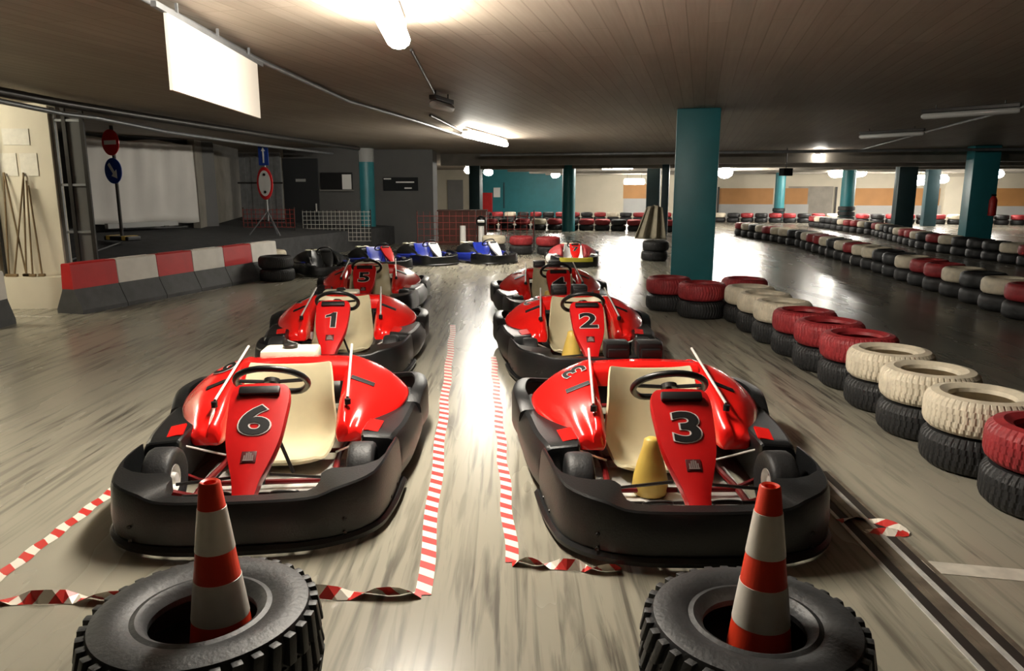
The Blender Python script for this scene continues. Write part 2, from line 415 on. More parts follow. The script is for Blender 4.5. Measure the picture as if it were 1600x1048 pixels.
# ------------------------------------------------------------------ conduits and pipes
def pipe(name, pts, r, m, label, cat='pipe', n=8, smooth=50):
    b = MB(); b.tube(pts, r, n); return tag(obj(name, b, m, None, smooth), label, cat)
zc = CEIL - .03
pipe('cable_duct', [on_z(180, -28, zc), on_z(400, 92, zc), on_z(545, 158, zc), on_z(640, 186, zc), on_z(722, 212, zc)], .022, GALV, 'grey cable duct crossing the ceiling past the blank white panel')
pipe('conduit', [on_z(642, 78, CEIL-.012), on_z(682, 152, CEIL-.012), on_z(690, 166, CEIL-.012)], .011, STEEL, 'thin conduit from the warm lamp to the short unlit lamp')
pipe('conduit', [on_z(1680, 146, zc), on_z(1500, 192, zc), on_z(1345, 234, zc)], .018, GALV, 'thin conduit slanting across the ceiling to the two unlit battens')
pipe('conduit', [on_z(672, 180, zc), on_z(735, 212, zc)], .02, STEEL, 'dark conduit stub leading to the long lit tube lamp')
pipe('water_pipe', [on_z(-60, 132, 2.45), on_z(100, 162, 2.45), on_z(250, 186, 2.45), on_z(420, 212, 2.45), on_z(560, 232, 2.45)], .05, STEEL, 'thick dark pipe along the ceiling above the ramp')
pipe('water_pipe', [on_z(-60, 146, 2.36), on_z(100, 178, 2.36), on_z(150, 184, 2.36), on_z(260, 206, 2.36), on_z(400, 226, 2.36), on_z(520, 240, 2.36)], .028, GALV, 'pale galvanised pipe slung under the thick dark pipe')
pipe('water_pipe', [bl(-6, 20.4, 2.42), bl(12, 20.4, 2.42)], .035, GALV, 'grey pipe running crosswise in front of the first beam')
pipe('water_pipe', [bl(-3, 24.4, 2.38), bl(25, 24.4, 2.38)], .035, STEEL, 'dark pipe running crosswise between the beams')
# blank hanging panel
t = thing('blank_sign', 'blank white board hung from the ceiling beside the cable duct', 'sign', (0, 0, 0))
A, B = on_z(258, 20, 2.46), on_z(400, 100, 2.46)
d = (B-A); L = d.length; mid = (A+B)/2; ang = math.atan2(d.y, d.x)
t.location = (mid.x, mid.y, 2.46-.41); t.rotation_euler = (0, 0, ang)
b = MB(); b.box((0, 0, .205), (L, .02, .41)); obj('board', b, PANELW, t)
b = MB(); b.box((0, 0, .425), (L+.3, .03, .03)); obj('rail', b, GALV, t)
for q in (-.4, 0, .4):
    b = MB(); b.box((q*L, 0, (CEIL-2.05+.43)/2), (.015, .015, CEIL-2.05-.43)); obj('hanger', b, GALV, t)

# ------------------------------------------------------------------ floor marks: tapes, lines, joint
def ribbon(pts, wd, tilt=None):
    """ribbon mesh along floor points, with UVs in metres; tilt gives each point a roll angle"""
    P = [Vector(p) for p in pts]; me = bpy.data.meshes.new('ribbon'); vs = []; us = []; L = 0
    for i, p in enumerate(P):
        if i: L += (p - P[i-1]).length
        t = (P[min(i+1, len(P)-1)] - P[max(i-1, 0)]).normalized(); a = Vector((t.y, -t.x, 0))
        r = tilt[i] if tilt else 0
        v = a*math.cos(r) + Vector((0, 0, 1))*math.sin(r)
        z = abs(math.sin(r))*wd/2 + .003
        for sgn in (-1, 1):
            vs.append(tuple(p + v*sgn*wd/2 + Vector((0, 0, z)))); us.append((L, sgn*wd/2))
    fs = [(2*i, 2*i+1, 2*i+3, 2*i+2) for i in range(len(P)-1)]
    me.from_pydata(vs, [], fs); uv = me.uv_layers.new(name='UVMap')
    for lp in me.loops: uv.data[lp.index].uv = us[lp.vertex_index]
    return me
def seg(a, b, n): return [tuple(a[i] + (b[i]-a[i])*q/n for i in range(2)) + (0,) for q in range(n+1)]
def tape(a, b, wd, label, n=40, twist=None):
    pts = seg(a, b, n)
    pts = [(x + .006*math.sin(i*.9), y + .006*math.sin(i*1.3), z) for i, (x, y, z) in enumerate(pts)]
    tl = [twist*math.sin(i*.55)*1.2 for i in range(n+1)] if twist else None
    tag(link('hazard_tape', ribbon(pts, wd, tl), M_tape), label, 'tape')
tape((-.335, 2.55), (-.66, 8.2), .062, 'longest straight hazard tape, along the fuel tank row')
tape((0.0, 2.80), (-.17, 6.6), .055, 'straight hazard tape bordering karts numbered three and two')
tape((-2.02, 3.72), (-2.02, 2.5), .06, 'red and white tape on the floor on the outer side of kart 6')
tape((-2.1, 2.49), (-.335, 2.545), .05, 'twisted hazard tape running under the big tyre with lit treads', 40, 1)
tape((.0, 2.785), (.43, 2.71), .045, 'short twisted hazard tape at the front bumper of the kart beside the floor joint', 16, 1)
bpts = [(1.50, 3.18, 0), (1.6, 3.2, 0), (1.68, 3.16, 0), (1.74, 3.06, 0), (1.66, 3.05, 0), (1.56, 3.08, 0)]
tag(link('hazard_tape', ribbon(crom(bpts, 5), .045, [.5*math.sin(i*.4) for i in range(26)]), M_tape), 'loose curled end of red and white tape beside kart 3', 'tape')
def strip(name, a, b, wd, h, m):
    a, b = Vector(a), Vector(b); d = b-a; M = MB()
    M.box(((a.x+b.x)/2, (a.y+b.y)/2, h/2), (wd, d.length, h), (0, 0, math.atan2(d.y, d.x)-PI/2)); return M
tag(obj('painted_line', strip('l', (1.66, 2.77), (4.2, 2.26), .10, .002, LINEW), LINEW), 'white painted parking line running from the joint to the tyre wall', 'floor marking')
tag(obj('painted_line', strip('l', (-7.3, 8.9), (-5.5, 8.75), .05, .002, LINEW), LINEW), 'thin white line on the floor below the brooms', 'floor marking')
jt = thing('expansion_joint', 'worn metal expansion joint with dark seals in the floor beside kart 3', 'floor joint', (1.555, 1.0, 0), R(-1))
for x, wd, h, m in ((-.085, .018, .004, ALU), (-.055, .04, .003, JOINTD), (-.022, .02, .005, JOINT), (.01, .035, .004, JOINT), (.042, .02, .006, ALU), (.075, .04, .003, JOINTD), (.108, .02, .004, JOINT)):
    b = MB(); b.box((x, 1.2, h/2), (wd, 3.2, h)); obj('joint_strip', b, m, jt)

# ------------------------------------------------------------------ the kart
MESH = {}
def shared(key, fn, smooth=40):
    if key not in MESH: MESH[key] = fn().mesh(key, smooth)
    return MESH[key]
def mirror_path(half): return [(-x, *r) for x, *r in reversed(half[1:])] + half
def fw(y): return .935 + .12*min(max((y-.3)/1.3, 0), 1)      # the kart is narrower at the nose than at the rear axle
def widen(b):
    b.v = [(x*fw(y), y, z) for x, y, z in b.v]; return b
def wrap(half, prof, k=4):
    """loft a section round a mirrored plan path; half: (x, y, ztop, depth) from the middle outward"""
    P = mirror_path(crom(half, k)); rr = []
    for i, (x, y, zt, dp) in enumerate(P):
        a, c = P[max(i-1, 0)], P[min(i+1, len(P)-1)]
        t = Vector((c[0]-a[0], c[1]-a[1], 0)).normalized(); nin = Vector((-t.y, t.x, 0))
        rr.append([tuple(Vector((x, y, 0)) + nin*(ins if ins >= 0 else 0) + nin*(ins if ins < 0 else 0) + Vector((0, 0, z))) for ins, z in prof(zt, dp)])
    return widen(MB().rings(rr))
def m_front():
    half = [(0, 0, .245, .085), (.25, .010, .245, .085), (.36, .032, .248, .11), (.43, .055, .268, .21), (.53, .115, .278, .22), (.605, .21, .282, .15), (.638, .34, .288, .04), (.65, .50, .290, .026), (.655, .70, .272, .024)]
    return wrap(half, lambda zt, d: [(.02, .035), (.0, .055), (-.006, .13), (.004, zt-.03), (.010, zt-.008), (.018, zt), (max(d, .022), zt-.001), (max(d, .022)+.002, zt-.06), (.024, .05)], 2)
def m_skirt():
    half = [(0, -.012, 0, 0), (.25, 0, 0, 0), (.40, .036, 0, 0), (.52, .10, 0, 0), (.612, .21, 0, 0), (.65, .36, 0, 0), (.664, .50, 0, 0), (.67, .70, 0, 0)]
    return wrap(half, lambda zt, d: [(-.01, .025), (-.014, .045), (.0, .06), (.03, .06), (.03, .025)])
def m_strip():
    half = [(0, -.006, 0, 0), (.25, .004, 0, 0), (.36, .026, 0, 0), (.46, .07, 0, 0)]
    return wrap(half, lambda zt, d: [(-.006, .16), (-.006, .262), (.03, .264), (.03, .16)])
def m_rear():
    half = [(0, 2.02, .26, .05), (.3, 2.02, .27, .05), (.52, 2.0, .29, .04), (.655, 1.92, .31, .032), (.70, 1.78, .315, .03), (.71, 1.6, .315, .03), (.70, 1.46, .30, .03), (.69, 1.36, .26, .03)]
    return wrap([(x, y, z, d) for x, y, z, d in half], lambda zt, d: [(0, .09), (.008, .12), (.008, zt-.04), (0, zt-.012), (-.02, zt), (-.07, zt+.004), (-.07, zt-.012), (-d, zt-.03), (-d, .09)])
def m_pod():          # right-hand side pod, black
    rr = []
    for y, xo, xi, zt in crom([(.70, .65, .47, .262), (.735, .66, .45, .288), (.95, .69, .45, .284), (1.25, .70, .46, .278), (1.40, .70, .48, .27), (1.47, .69, .50, .24)], 4):
        rr.append([(xi, y, .06), (xi, y, zt-.008), (xi+.01, y, zt), (xo-.055, y, zt-.012), (xo-.035, y, zt-.024), (xo, y, zt-.09), (xo+.006, y, .12), (xo-.01, y, .06)])
    return widen(MB().rings(rr))
def m_fairing():      # right-hand red fairing beside the seat
    st = [(.855, .312, .432, .268, .238), (.878, .297, .458, .308, .248), (.95, .288, .49, .345, .255), (1.05, .284, .53, .392, .262), (1.16, .280, .57, .428, .274),
          (1.28, .274, .605, .458, .285), (1.42, .264, .62, .49, .30), (1.53, .25, .60, .505, .315), (1.60, .24, .52, .50, .33), (1.64, .235, .44, .475, .34)]
    rr = []
    for y, xi, xo, zt, zo in crom(st, 4):
        w_ = xo-xi
        zb = .20 - .09*min(max((y-.95)/.35, 0), 1)
        sec = [(xi+.004, zb), (xi-.004, (zb+zt-.05)/2), (xi, zt-.05), (xi+.018, zt-.014), (xi+.05, zt), (xi+w_*.42, zt-.03), (xi+w_*.68, zt-(zt-zo)*.42), (xi+w_*.88, zt-(zt-zo)*.74), (xo, zo), (xo-.004, zo-.035)]
        rr.append([(x, y, z) for x, z in crom(sec, 3)])
    b = MB(); b.grid(rr)
    n = len(rr[0]); b.f.append(tuple(range(n))); b.f.append(tuple((len(rr)-1)*n + q for q in range(n)))
    return widen(b)
def m_bridge():
    rr = []
    for x in [-.30, -.26, -.18, -.09, 0, .09, .18, .26, .30]:
        h = .012*math.cos(x/.3*PI/2)
        rr.append([(x, 1.36, .40), (x, 1.365, .475), (x, 1.385, .502+h), (x, 1.44, .512+h), (x, 1.52, .510+h), (x, 1.56, .49), (x, 1.57, .42), (x, 1.55, .40)])
    return MB().rings(rr)
def m_seat():
    prof = [(.78, .135, .185), (.82, .105, .222), (.92, .085, .245), (1.03, .095, .252), (1.11, .15, .252), (1.165, .24, .244), (1.21, .35, .232), (1.25, .45, .222), (1.278, .515, .21), (1.285, .525, .203)]
    rows = []
    for y, z, hw in crom(prof, 3):
        row = []
        back = min(max((y-1.03)/.2, 0), 1)
        for q in range(15):
            u = -1 + 2*q/14; e = abs(u)**3.2
            lift = .09*e*(1-back)*min(1, (y-.74)/.2)
            fwd = -.10*e*back*(1 - max(0, (z-.33)/.30))
            row.append((u*hw + .012*u*e, y + fwd, z + lift + .02*back*e))
        rows.append(row)
    b = MB(); b.grid(rows)
    n = len(rows[0]); k_ = len(b.v)          # shell thickness
    off = []
    for i, r_ in enumerate(rows):
        for j, p in enumerate(r_):
            a = Vector(rows[min(i+1, len(rows)-1)][j]) - Vector(rows[max(i-1, 0)][j]); c = Vector(r_[min(j+1, n-1)]) - Vector(r_[max(j-1, 0)])
            off.append(tuple(Vector(p) + c.cross(a).normalized()*-.014))
    b.v += off; m_ = len(rows)
    b.f += [(k_+i*n+j, k_+(i+1)*n+j, k_+(i+1)*n+j+1, k_+i*n+j+1) for i in range(m_-1) for j in range(n-1)]
    edge = [j for j in range(n)] + [i*n+n-1 for i in range(1, m_)] + [(m_-1)*n+j for j in range(n-2, -1, -1)] + [i*n for i in range(m_-2, 0, -1)]
    b.f += [(edge[q], edge[(q+1) % len(edge)], k_+edge[(q+1) % len(edge)], k_+edge[q]) for q in range(len(edge))]
    return b
NB, NT = Vector((0, .125, .185)), Vector((0, .60, .585))         # nose panel: foot and head
ND = (NT-NB).normalized(); NN = Vector((0, -ND.z, ND.y)); NL = (NT-NB).length
NM = Matrix(((1, 0, 0, NB.x), (0, ND.y, NN.y, NB.y), (0, ND.z, NN.z, NB.z), (0, 0, 0, 1)))   # local x, along, normal
def m_nose():
    st = [(q*NL/.7517, hw_) for q, hw_ in ((0, .046), (.06, .049), (.14, .062), (.22, .084), (.30, .105), (.38, .121), (.46, .130), (.56, .136), (.64, .140), (.69, .138), (.73, .128), (.7517, .108))]
    rows = []
    for w_, hw in crom(st, 3):
        rows.append([tuple(NM @ Vector((x, w_, n_))) for x, n_ in ((-hw*.97, -.05), (-hw, -.02), (-hw*.97, .0), (-hw*.55, .008), (0, .011), (hw*.55, .008), (hw*.97, .0), (hw, -.02), (hw*.97, -.05))])
    b = MB(); b.rings(rows); return b
def m_pad():
    b = MB(); b.box((0, .572, .018), (.19, .045, .03), None, .012); b.v = [tuple(NM @ Vector(p)) for p in b.v]; return b
def m_emblem():
    b = MB(); b.box((0, .222, .010), (.066, .058, .008), None, .0035); b.v = [tuple(NM @ Vector(p)) for p in b.v]; return b
def m_crest():
    b = MB()
    for x, h_ in ((-.018, .022), (-.009, .034), (0, .038), (.009, .034), (.018, .022)):
        b.box((x, .207 + h_/2, .015), (.006, h_, .004))
    b.box((0, .204, .015), (.046, .006, .004)); b.v = [tuple(NM @ Vector(p)) for p in b.v]; return b
def m_wheel():
    C = Vector((0, .80, .545)); tau = R(38); a = Vector((1, 0, 0)); e = Vector((0, -math.cos(tau), math.sin(tau)))
    return MB().tube([C + a*.175*math.cos(q*2*PI/32) + e*(.165*math.sin(q*2*PI/32) if math.sin(q*2*PI/32) > -.75 else -.125) for q in range(32)], .0165, 10, True)
def m_spokes():
    C = Vector((0, .80, .545)); tau = R(38); e = Vector((0, -math.cos(tau), math.sin(tau))); b = MB()
    for x, y in ((-.155, .02), (.155, .02), (0, -.115)): b.tube([C, C + Vector((x, 0, 0)) + e*y], .01, 6)
    b.lathe([(.0, -.012), (.04, -.012), (.04, .012), (0, .012)], 16, Matrix.Translation(C) @ Matrix.Rotation(-tau, 4, 'X')); return b
def m_column():
    return MB().tube([(0, .80, .54), (0, .48, .13)], .014, 8).tube([(0, .68, .41), (.10, .70, .10)], .010, 6).tube([(0, .68, .41), (-.10, .70, .10)], .010, 6)
def tyre_prof(r, wd, rim):
    h_ = wd/2
    return [(rim, -h_*.75), (r*.80, -h_), (r*.93, -h_*.92), (r*.985, -h_*.7), (r, -h_*.3), (r, h_*.3), (r*.985, h_*.7), (r*.93, h_*.92), (r*.80, h_), (rim, h_*.75)]
RY = Matrix.Rotation(PI/2, 4, 'Y')
def m_tyre_f(): return MB().lathe(tyre_prof(.150, .13, .068), 28, RY, True)
def m_tyre_r(): return MB().lathe(tyre_prof(.14, .19, .07), 28, RY, True)
def m_hub_f(): return MB().lathe([(0, -.03), (.03, -.035), (.034, -.01), (.062, -.02), (.066, -.05), (.066, .05), (.062, .02), (.03, .03), (.026, .055), (0, .055)], 20, RY)
def m_hub_r(): return MB().lathe([(0, -.04), (.06, -.04), (.071, -.07), (.071, .07), (.06, .03), (.03, .04), (0, .05)], 20, RY)
def m_tray(): return MB().prism([(-.24, .13), (.24, .13), (.36, .48), (.36, 1.0), (-.36, 1.0), (-.36, .48)], .045, .052)
def m_rails():
    b = MB()
    for sx in (-1, 1):
        b.tube(crom([(sx*.22, .14, .085), (sx*.29, .35, .085), (sx*.31, .6, .085), (sx*.29, 1.0, .085), (sx*.33, 1.4, .10), (sx*.33, 1.85, .14)], 4), .016, 8)
        b.tube([(sx*.30, .62, .09), (sx*.47, .74, .10), (sx*.47, 1.35, .10), (sx*.32, 1.45, .10)], .013, 8)
        b.tube([(sx*.29, .42, .10), (sx*.41, .45, .115)], .018, 8)
        b.tube([(sx*.22, .14, .085), (sx*.26, .10, .19)], .013, 8)
    for y, w_, z in ((.16, .22, .085), (.62, .31, .085), (1.05, .29, .085), (1.85, .33, .14)): b.tube([(-w_, y, z), (w_, y, z)], .014, 8)
    b.tube([(-.26, .10, .19), (.26, .10, .19)], .012, 8)
    return b
def m_tie(): return MB().tube([(.40, .50, .135), (.02, .56, .15)], .008, 6)
def m_axle(): return MB().tube([(-.5, 1.62, .14), (.5, 1.62, .14)], .016, 8)
def m_bar(): return MB().tube([(-.34, .40, .115), (.34, .40, .115)], .009, 6)
def m_brace(): return MB().tube([(.475, .76, .245), (.285, .90, .13)], .006, 6)
def m_pedal(): return MB().tube(crom([(-.055, .36, .07), (-.06, .29, .15), (-.045, .27, .175), (.045, .27, .175), (.06, .29, .15), (.055, .36, .07)], 4), .010, 8)
def m_flap(): return MB().box((.495, .83, .292), (.075, .135, .010), (R(6), R(10), R(-8))).box((.458, .775, .20), (.012, .03, .19))
def m_rod_up(): return MB().tube([(.345, .985, .405), (.305, 1.56, .575)], .0075, 8)
def m_rod_foot(): return MB().lathe([(.0, 0), (.017, 0), (.017, .03), (.0, .032)], 10, Matrix.Translation((.346, .975, .37)))
def m_bolts():
    b = MB()
    for sx in (-1, 1):
        for x, y, z in ((.47, .068, .07), (.47, .068, .13), (.645, .40, .08), (.655, .55, .08)):
            b.lathe([(0, .006), (.008, .004), (.009, 0), (0, 0)], 8, Matrix.Translation((sx*x*fw(y), y - .004 if y < .2 else y, z)) @ (Matrix.Rotation(PI/2, 4, 'X') if y < .2 else Matrix.Rotation(sx*PI/2, 4, 'Y')))
    return b
def m_engine():
    b = MB(); b.box((0, 1.72, .22), (.26, .24, .22), None, .02)
    for q in range(6): b.box((.0, 1.72, .335 + q*.014), (.20, .2, .007))
    b.lathe([(0, -.05), (.085, -.05), (.09, 0), (.085, .05), (0, .05)], 18, Matrix.Translation((.16, 1.72, .25)) @ RY)
    b.tube(crom([(-.05, 1.82, .3), (-.12, 1.9, .34), (-.25, 1.92, .33), (-.3, 1.9, .28)], 4), .022, 8); return b
def m_tank():
    b = MB(); b.box((-.10, 1.76, .478), (.34, .22, .085), None, .022); b.box((-.10, 1.76, .436), (.30, .19, .04), None, .01); return b
def m_cap(): return MB().lathe([(0, 0), (.045, 0), (.045, .022), (.038, .028), (0, .028)], 16, Matrix.Translation((-.10, 1.75, .518)))
def m_canister(): return MB().lathe([(0, .056), (.080, .056), (.088, .075), (.082, .14), (.062, .22), (.042, .29), (.036, .325), (.02, .335), (0, .335)], 20, Matrix.Translation((-.105, .66, 0)))
def m_filter(): return MB().box((0, 0, 0), (.15, .15, .10), None, .02).box((0, -.085, -.01), (.12, .03, .05), None, .006)

FBVH = None
def on_fairing(x, y):
    """height and normal of the fairing top (right-hand fairing, mirrored for negative x)"""
    global FBVH
    if FBVH is None:
        b = m_fairing(); FBVH = BVHTree.FromPolygons([Vector(p) for p in b.v], b.f)
    h_, n_, *_ = FBVH.ray_cast(Vector((abs(x), y, 2)), Vector((0, 0, -1)))
    if h_ is None: return None
    if n_.z < 0: n_ = -n_
    return (Vector((x, y, h_.z)), Vector((n_.x*(1 if x > 0 else -1), n_.y, n_.z)))
def stuck(me, cx, cy, rz, lift):
    """lay a flat mesh on the fairing like a sticker"""
    p, n_ = on_fairing(cx, cy); q = n_.to_track_quat('Z', 'Y').to_matrix()
    me = me.copy()
    yv = Vector((math.sin(-rz), math.cos(-rz), 0)); yv = (yv - n_*yv.dot(n_)).normalized(); xv = yv.cross(n_)
    for v in me.vertices:
        c = p + xv*v.co.x + yv*v.co.y
        hit = on_fairing(c.x, c.y)
        z = max(c.z, hit[0].z) if hit else c.z
        v.co = Vector((c.x, c.y, z)) + n_*(lift + max(0, v.co.z))
    return me
def m_slot():
    return MB().box((0, 0, .0), (.14, .040, .010), None, .003)

def mirrored(key, fn, smooth=40):
    k2 = key + '_m'
    if k2 not in MESH:
        b = fn(); b.v = [(-x, y, z) for x, y, z in b.v]; MESH[k2] = b.mesh(k2, smooth)
    return MESH[k2]
def digit_mesh(ch, outline):
    key = 'digit_%s_%d' % (ch, outline)
    if key not in MESH:
        me = text_mesh(ch, .212, .0095 if outline else .0045, .0015, 1.42)
        for v in me.vertices: v.co = NM @ Vector((v.co.x, v.co.y + .405, v.co.z + (.0125 if outline else .0155)))
        MESH[key] = me
    return MESH[key]
def side_digit(ch, outline):
    key = 'sdigit_%s_%d' % (ch, outline)
    if key not in MESH:
        MESH[key] = stuck(text_mesh(ch, .19, .006 if outline else .002, .001, 1.15), -.40, 1.42, R(110), .005 if outline else .0085)
    return MESH[key]
PAL_RED = dict(body=RED, nose=REDN, seat=CREAM, bump=BLK, pod=BLK, flap=RED)
PAL_BLUE = dict(body=BLK, nose=WHITEP, seat=BLUE, bump=BLK, pod=BLUE, flap=BLUE)
PAL_YEL = dict(body=TRED, nose=RED, seat=WHITEP, bump=BLK, pod=WHITEP, flap=WHITEP)
def kart(loc, rz, pal, number, engine, label, group, small=False, yellow_pan=False):
    t = thing('go_kart', label, 'kart', (loc[0], loc[1], 0), rz, group)
    if small: t.scale = (.75, .75, .75)       # junior karts
    P = lambda nm, key, fn, m, sm=40, par=None: link(nm, shared(key, fn, sm), m, par or t)
    fb = P('front_bumper', 'k_front', m_front, pal['bump'], 24)
    P('bumper_skirt', 'k_skirt', m_skirt, pal['bump'])
    if not small: P('bolt', 'k_bolts', m_bolts, STEEL, 40, fb)['kind'] = 'stuff'
    if yellow_pan: P('bumper_strip', 'k_strip', m_strip, YRIM)
    P('rear_bumper', 'k_rear', m_rear, pal['bump'])
    for sx in (1, -1):
        Q = lambda nm, key, fn, m, sm=40, par=None: link(nm, shared(key, fn, sm) if sx > 0 else mirrored(key, fn, sm), m, par or t)
        Q('side_pod', 'k_pod', m_pod, pal['pod'], 26)
        fa = Q('side_fairing', 'k_fair', m_fairing, pal['body'], 60)
        Q('tie_rod', 'k_tie', m_tie, STEEL)
        Q('mounting_flap', 'k_flap', m_flap, pal['flap'], 20)
        if not small:
            rd = Q('support_rod', 'k_rodup', m_rod_up, CHR); Q('rod_foot', 'k_rodfoot', m_rod_foot, BLACK, 40, rd)
            Q('brace', 'k_brace', m_brace, CHR)
            key = 'k_slot_%d' % sx
            if key not in MESH: MESH[key] = stuck(m_slot().mesh('slot'), sx*.40, 1.24, 0, .001)
            link('vent_slot', MESH[key], BLACK, fa)
        for nm, x, y, r, a, b_ in (('front_wheel', .485, .545, .150, ('k_tf', m_tyre_f), ('k_hf', m_hub_f)), ('rear_wheel', .545, 1.62, .14, ('k_tr', m_tyre_r), ('k_hr', m_hub_r))):
            wl = link(nm, shared(*a, 50), RUB, t, (sx*x*fw(y), y, r)); link('hub', shared(*b_), CHR, wl)
    P('rear_cowl', 'k_bridge', m_bridge, pal['body'], 50)
    P('seat', 'k_seat', m_seat, pal['seat'], 60)
    ns = P('nose_panel', 'k_nose', m_nose, pal['nose'], 50)
    P('foam_pad', 'k_pad', m_pad, BLACK, 40, ns)
    if number:
        o1 = link('number_outline', digit_mesh(number, 1), OUTL, ns); o2 = link('number', digit_mesh(number, 0), BLACK, ns)
        o2['label'] = 'black number %s' % number
    if not small:
        e = P('emblem', 'k_emb', m_emblem, EMBD, 40, ns); c = P('emblem_crest', 'k_crest', m_crest, EMB, 20, ns)
        if number:
            fl = [c_ for c_ in t.children if c_.name.startswith('side_fairing')]
            link('side_number_outline', side_digit(number, 1), OUTL, t); link('side_number', side_digit(number, 0), BLACK, t)
    sw = P('steering_wheel', 'k_wheel', m_wheel, BLK); P('spoke', 'k_spokes', m_spokes, STEEL, 40, sw)
    P('steering_column', 'k_col', m_column, STEEL)
    P('floor_tray', 'k_tray', m_tray, YRIM if yellow_pan else ALU, 20); P('chassis', 'k_rails', m_rails, TUBE); P('rear_axle', 'k_axle', m_axle, STEEL); P('front_bar', 'k_bar', m_bar, STEEL)
    for x in (-.15, .15): link('pedal', shared('k_pedal', m_pedal), STEEL, t, (x, 0, 0))
    P('engine', 'k_engine', m_engine, STEEL, 40)
    if engine == 'tank':
        tk = P('fuel_tank', 'k_tank', m_tank, TANK); P('filler_cap', 'k_cap', m_cap, STEEL, 40, tk)
    else:
        P('fuel_canister', 'k_can', m_canister, YEL, 50)
        for x in (-.115, .085): link('air_filter_box', shared('k_filter', m_filter), BLACK, t, (x, 1.74, .535))
    return t
KL, KR = 'red karts in the row with the fuel tanks', 'red karts in the row with the air boxes'
k6 = kart((-1.14, 2.83), R(5), PAL_RED, '6', 'tank', 'red kart number 6 with cream seat, first of the fuel tank row', KL)
k1 = kart((-1.43, 5.52), R(5), PAL_RED, '1', 'tank', 'red kart number 1 with a lit glossy nose, middle of the fuel tank row', KL)
k5 = kart((-1.74, 8.45), R(5), PAL_RED, '5', 'tank', 'shaded red kart number 5, last of the fuel tank row by the blue karts', KL)
k3 = kart((.785, 2.73), R(1), PAL_RED, '3', 'air', 'red kart number 3 with yellow fuel canister, beside the metal floor joint', KR)
k2 = kart((.63, 5.45), R(2), PAL_RED, '2', 'air', 'red kart number 2 with bright nose, middle of the row beside the tyre wall', KR)
k4 = kart((.56, 7.95), R(3), PAL_RED, '4', 'air', 'dim red kart number 4 with round black air boxes, before the yellow floored kart', KR)
# karts in the background
BG = 'blue karts parked by the tyre wall'
kart((1.24, 14.3), R(0), PAL_YEL, '7', 'tank', 'kart with yellow floor, red nose and white side pods standing alone behind kart 4', None, True, True)
for x, y, a, lb, nose in ((-.15, 15.0, 35, 'blue kart with white nose and blue seat parked before the red tyres', WHITEP),
                          (-1.35, 14.7, 35, 'blue kart with pink and white nose, second in the blue group', WHITEP),
                          (-2.15, 13.75, 35, 'dark blue kart with red nose, third in the blue group', REDN),
                          (-3.1, 12.75, 25, 'black kart with black pods and dark nose beside the barrier end tyres', BLK)):
    pal = dict(PAL_BLUE); pal['nose'] = nose
    if 'black kart' in lb: pal.update(body=BLK, pod=BLK, seat=BLK)
    kart((x, y), R(a), pal, None, 'tank', lb, BG, True)

# ------------------------------------------------------------------ tyres
def m_cartyre(n, tread):
    h_ = .21; prof = [(.175, .022), (.22, .002), (.265, .010), (.288, .030), (.298, .055), (.30, .085), (.30, .105), (.30, .125), (.298, .155), (.288, .180), (.265, .200), (.22, .208), (.175, .188), (.168, .165), (.20, .155), (.265, .145), (.272, .105), (.265, .065), (.20, .055), (.168, .045)]
    b = MB(); k_ = len(prof); vs = []
    for i in range(n):
        for j, (r, z) in enumerate(prof):
            rr = r
            if tread and 3 <= j <= 9:
                ph = (i + 2*abs(j-6)//2) % 5
                rr = r - (.010 if ph == 0 else 0)
            a = i*2*PI/n; vs.append((rr*math.cos(a), rr*math.sin(a), z))
    fs = [(i*k_+j, ((i+1) % n)*k_+j, ((i+1) % n)*k_+(j+1) % k_, i*k_+(j+1) % k_) for i in range(n) for j in range(k_)]
    return b.add(vs, fs)
TY_N = shared('car_tyre', lambda: m_cartyre(250, True), 25)
TY_F = shared('car_tyre_far', lambda: m_cartyre(28, False), 50)
def stack(x, y, m, labels, group, me=TY_N, n=2, jit=.015, low=RUB):
    for q in range(n):
        top = q == n-1
        o = link('tyre', me, m if top else low, None, (x + random.uniform(-jit, jit), y + random.uniform(-jit, jit), .208*q + .001), (0, 0, random.uniform(0, 6)))
        o.scale = (.935, .935, 1)
        tag(o, labels[1] if top else labels[0], 'tyre', group)
cname = {TRED: 'red', TWHT: 'white', RUB: 'black', RUBG: 'grey'}
near = [(1.98, 9.32, TRED), (2.26, 8.77, TRED), (2.72, 8.42, TWHT)] + [(x, 8.42-.565*(i+1), m) for i, (x, m) in enumerate(((2.70, TWHT), (2.69, TWHT), (2.69, TRED), (2.68, TRED), (2.67, TRED), (2.63, TWHT), (2.59, TWHT), (2.56, TWHT), (2.55, TRED), (2.56, TRED)))]
ORD = ['first', 'second', 'third', 'fourth', 'fifth', 'sixth', 'seventh', 'eighth', 'ninth', 'tenth', 'eleventh', 'twelfth', 'thirteenth']
for i, (x, y, m) in enumerate(near):
    stack(x, y, m, ('black tyre under a %s one, %s stack from the big teal pillar' % (cname[m], ORD[i]), '%s painted tyre on black, %s stack from the big teal pillar' % (cname[m], ORD[i])), 'tyre wall beside the red karts', jit=.001)
stack(2.9, 9.2, TRED, ('black tyre under a red one behind the big teal pillar foot', 'dark red painted tyre tucked behind the white ones by the pillar'), 'tyre wall beside the red karts')
stack(3.05, 15.9, RUB, ('lower black tyre of the pair under the khaki canvas', 'upper black tyre of the pair under the khaki canvas'), None)
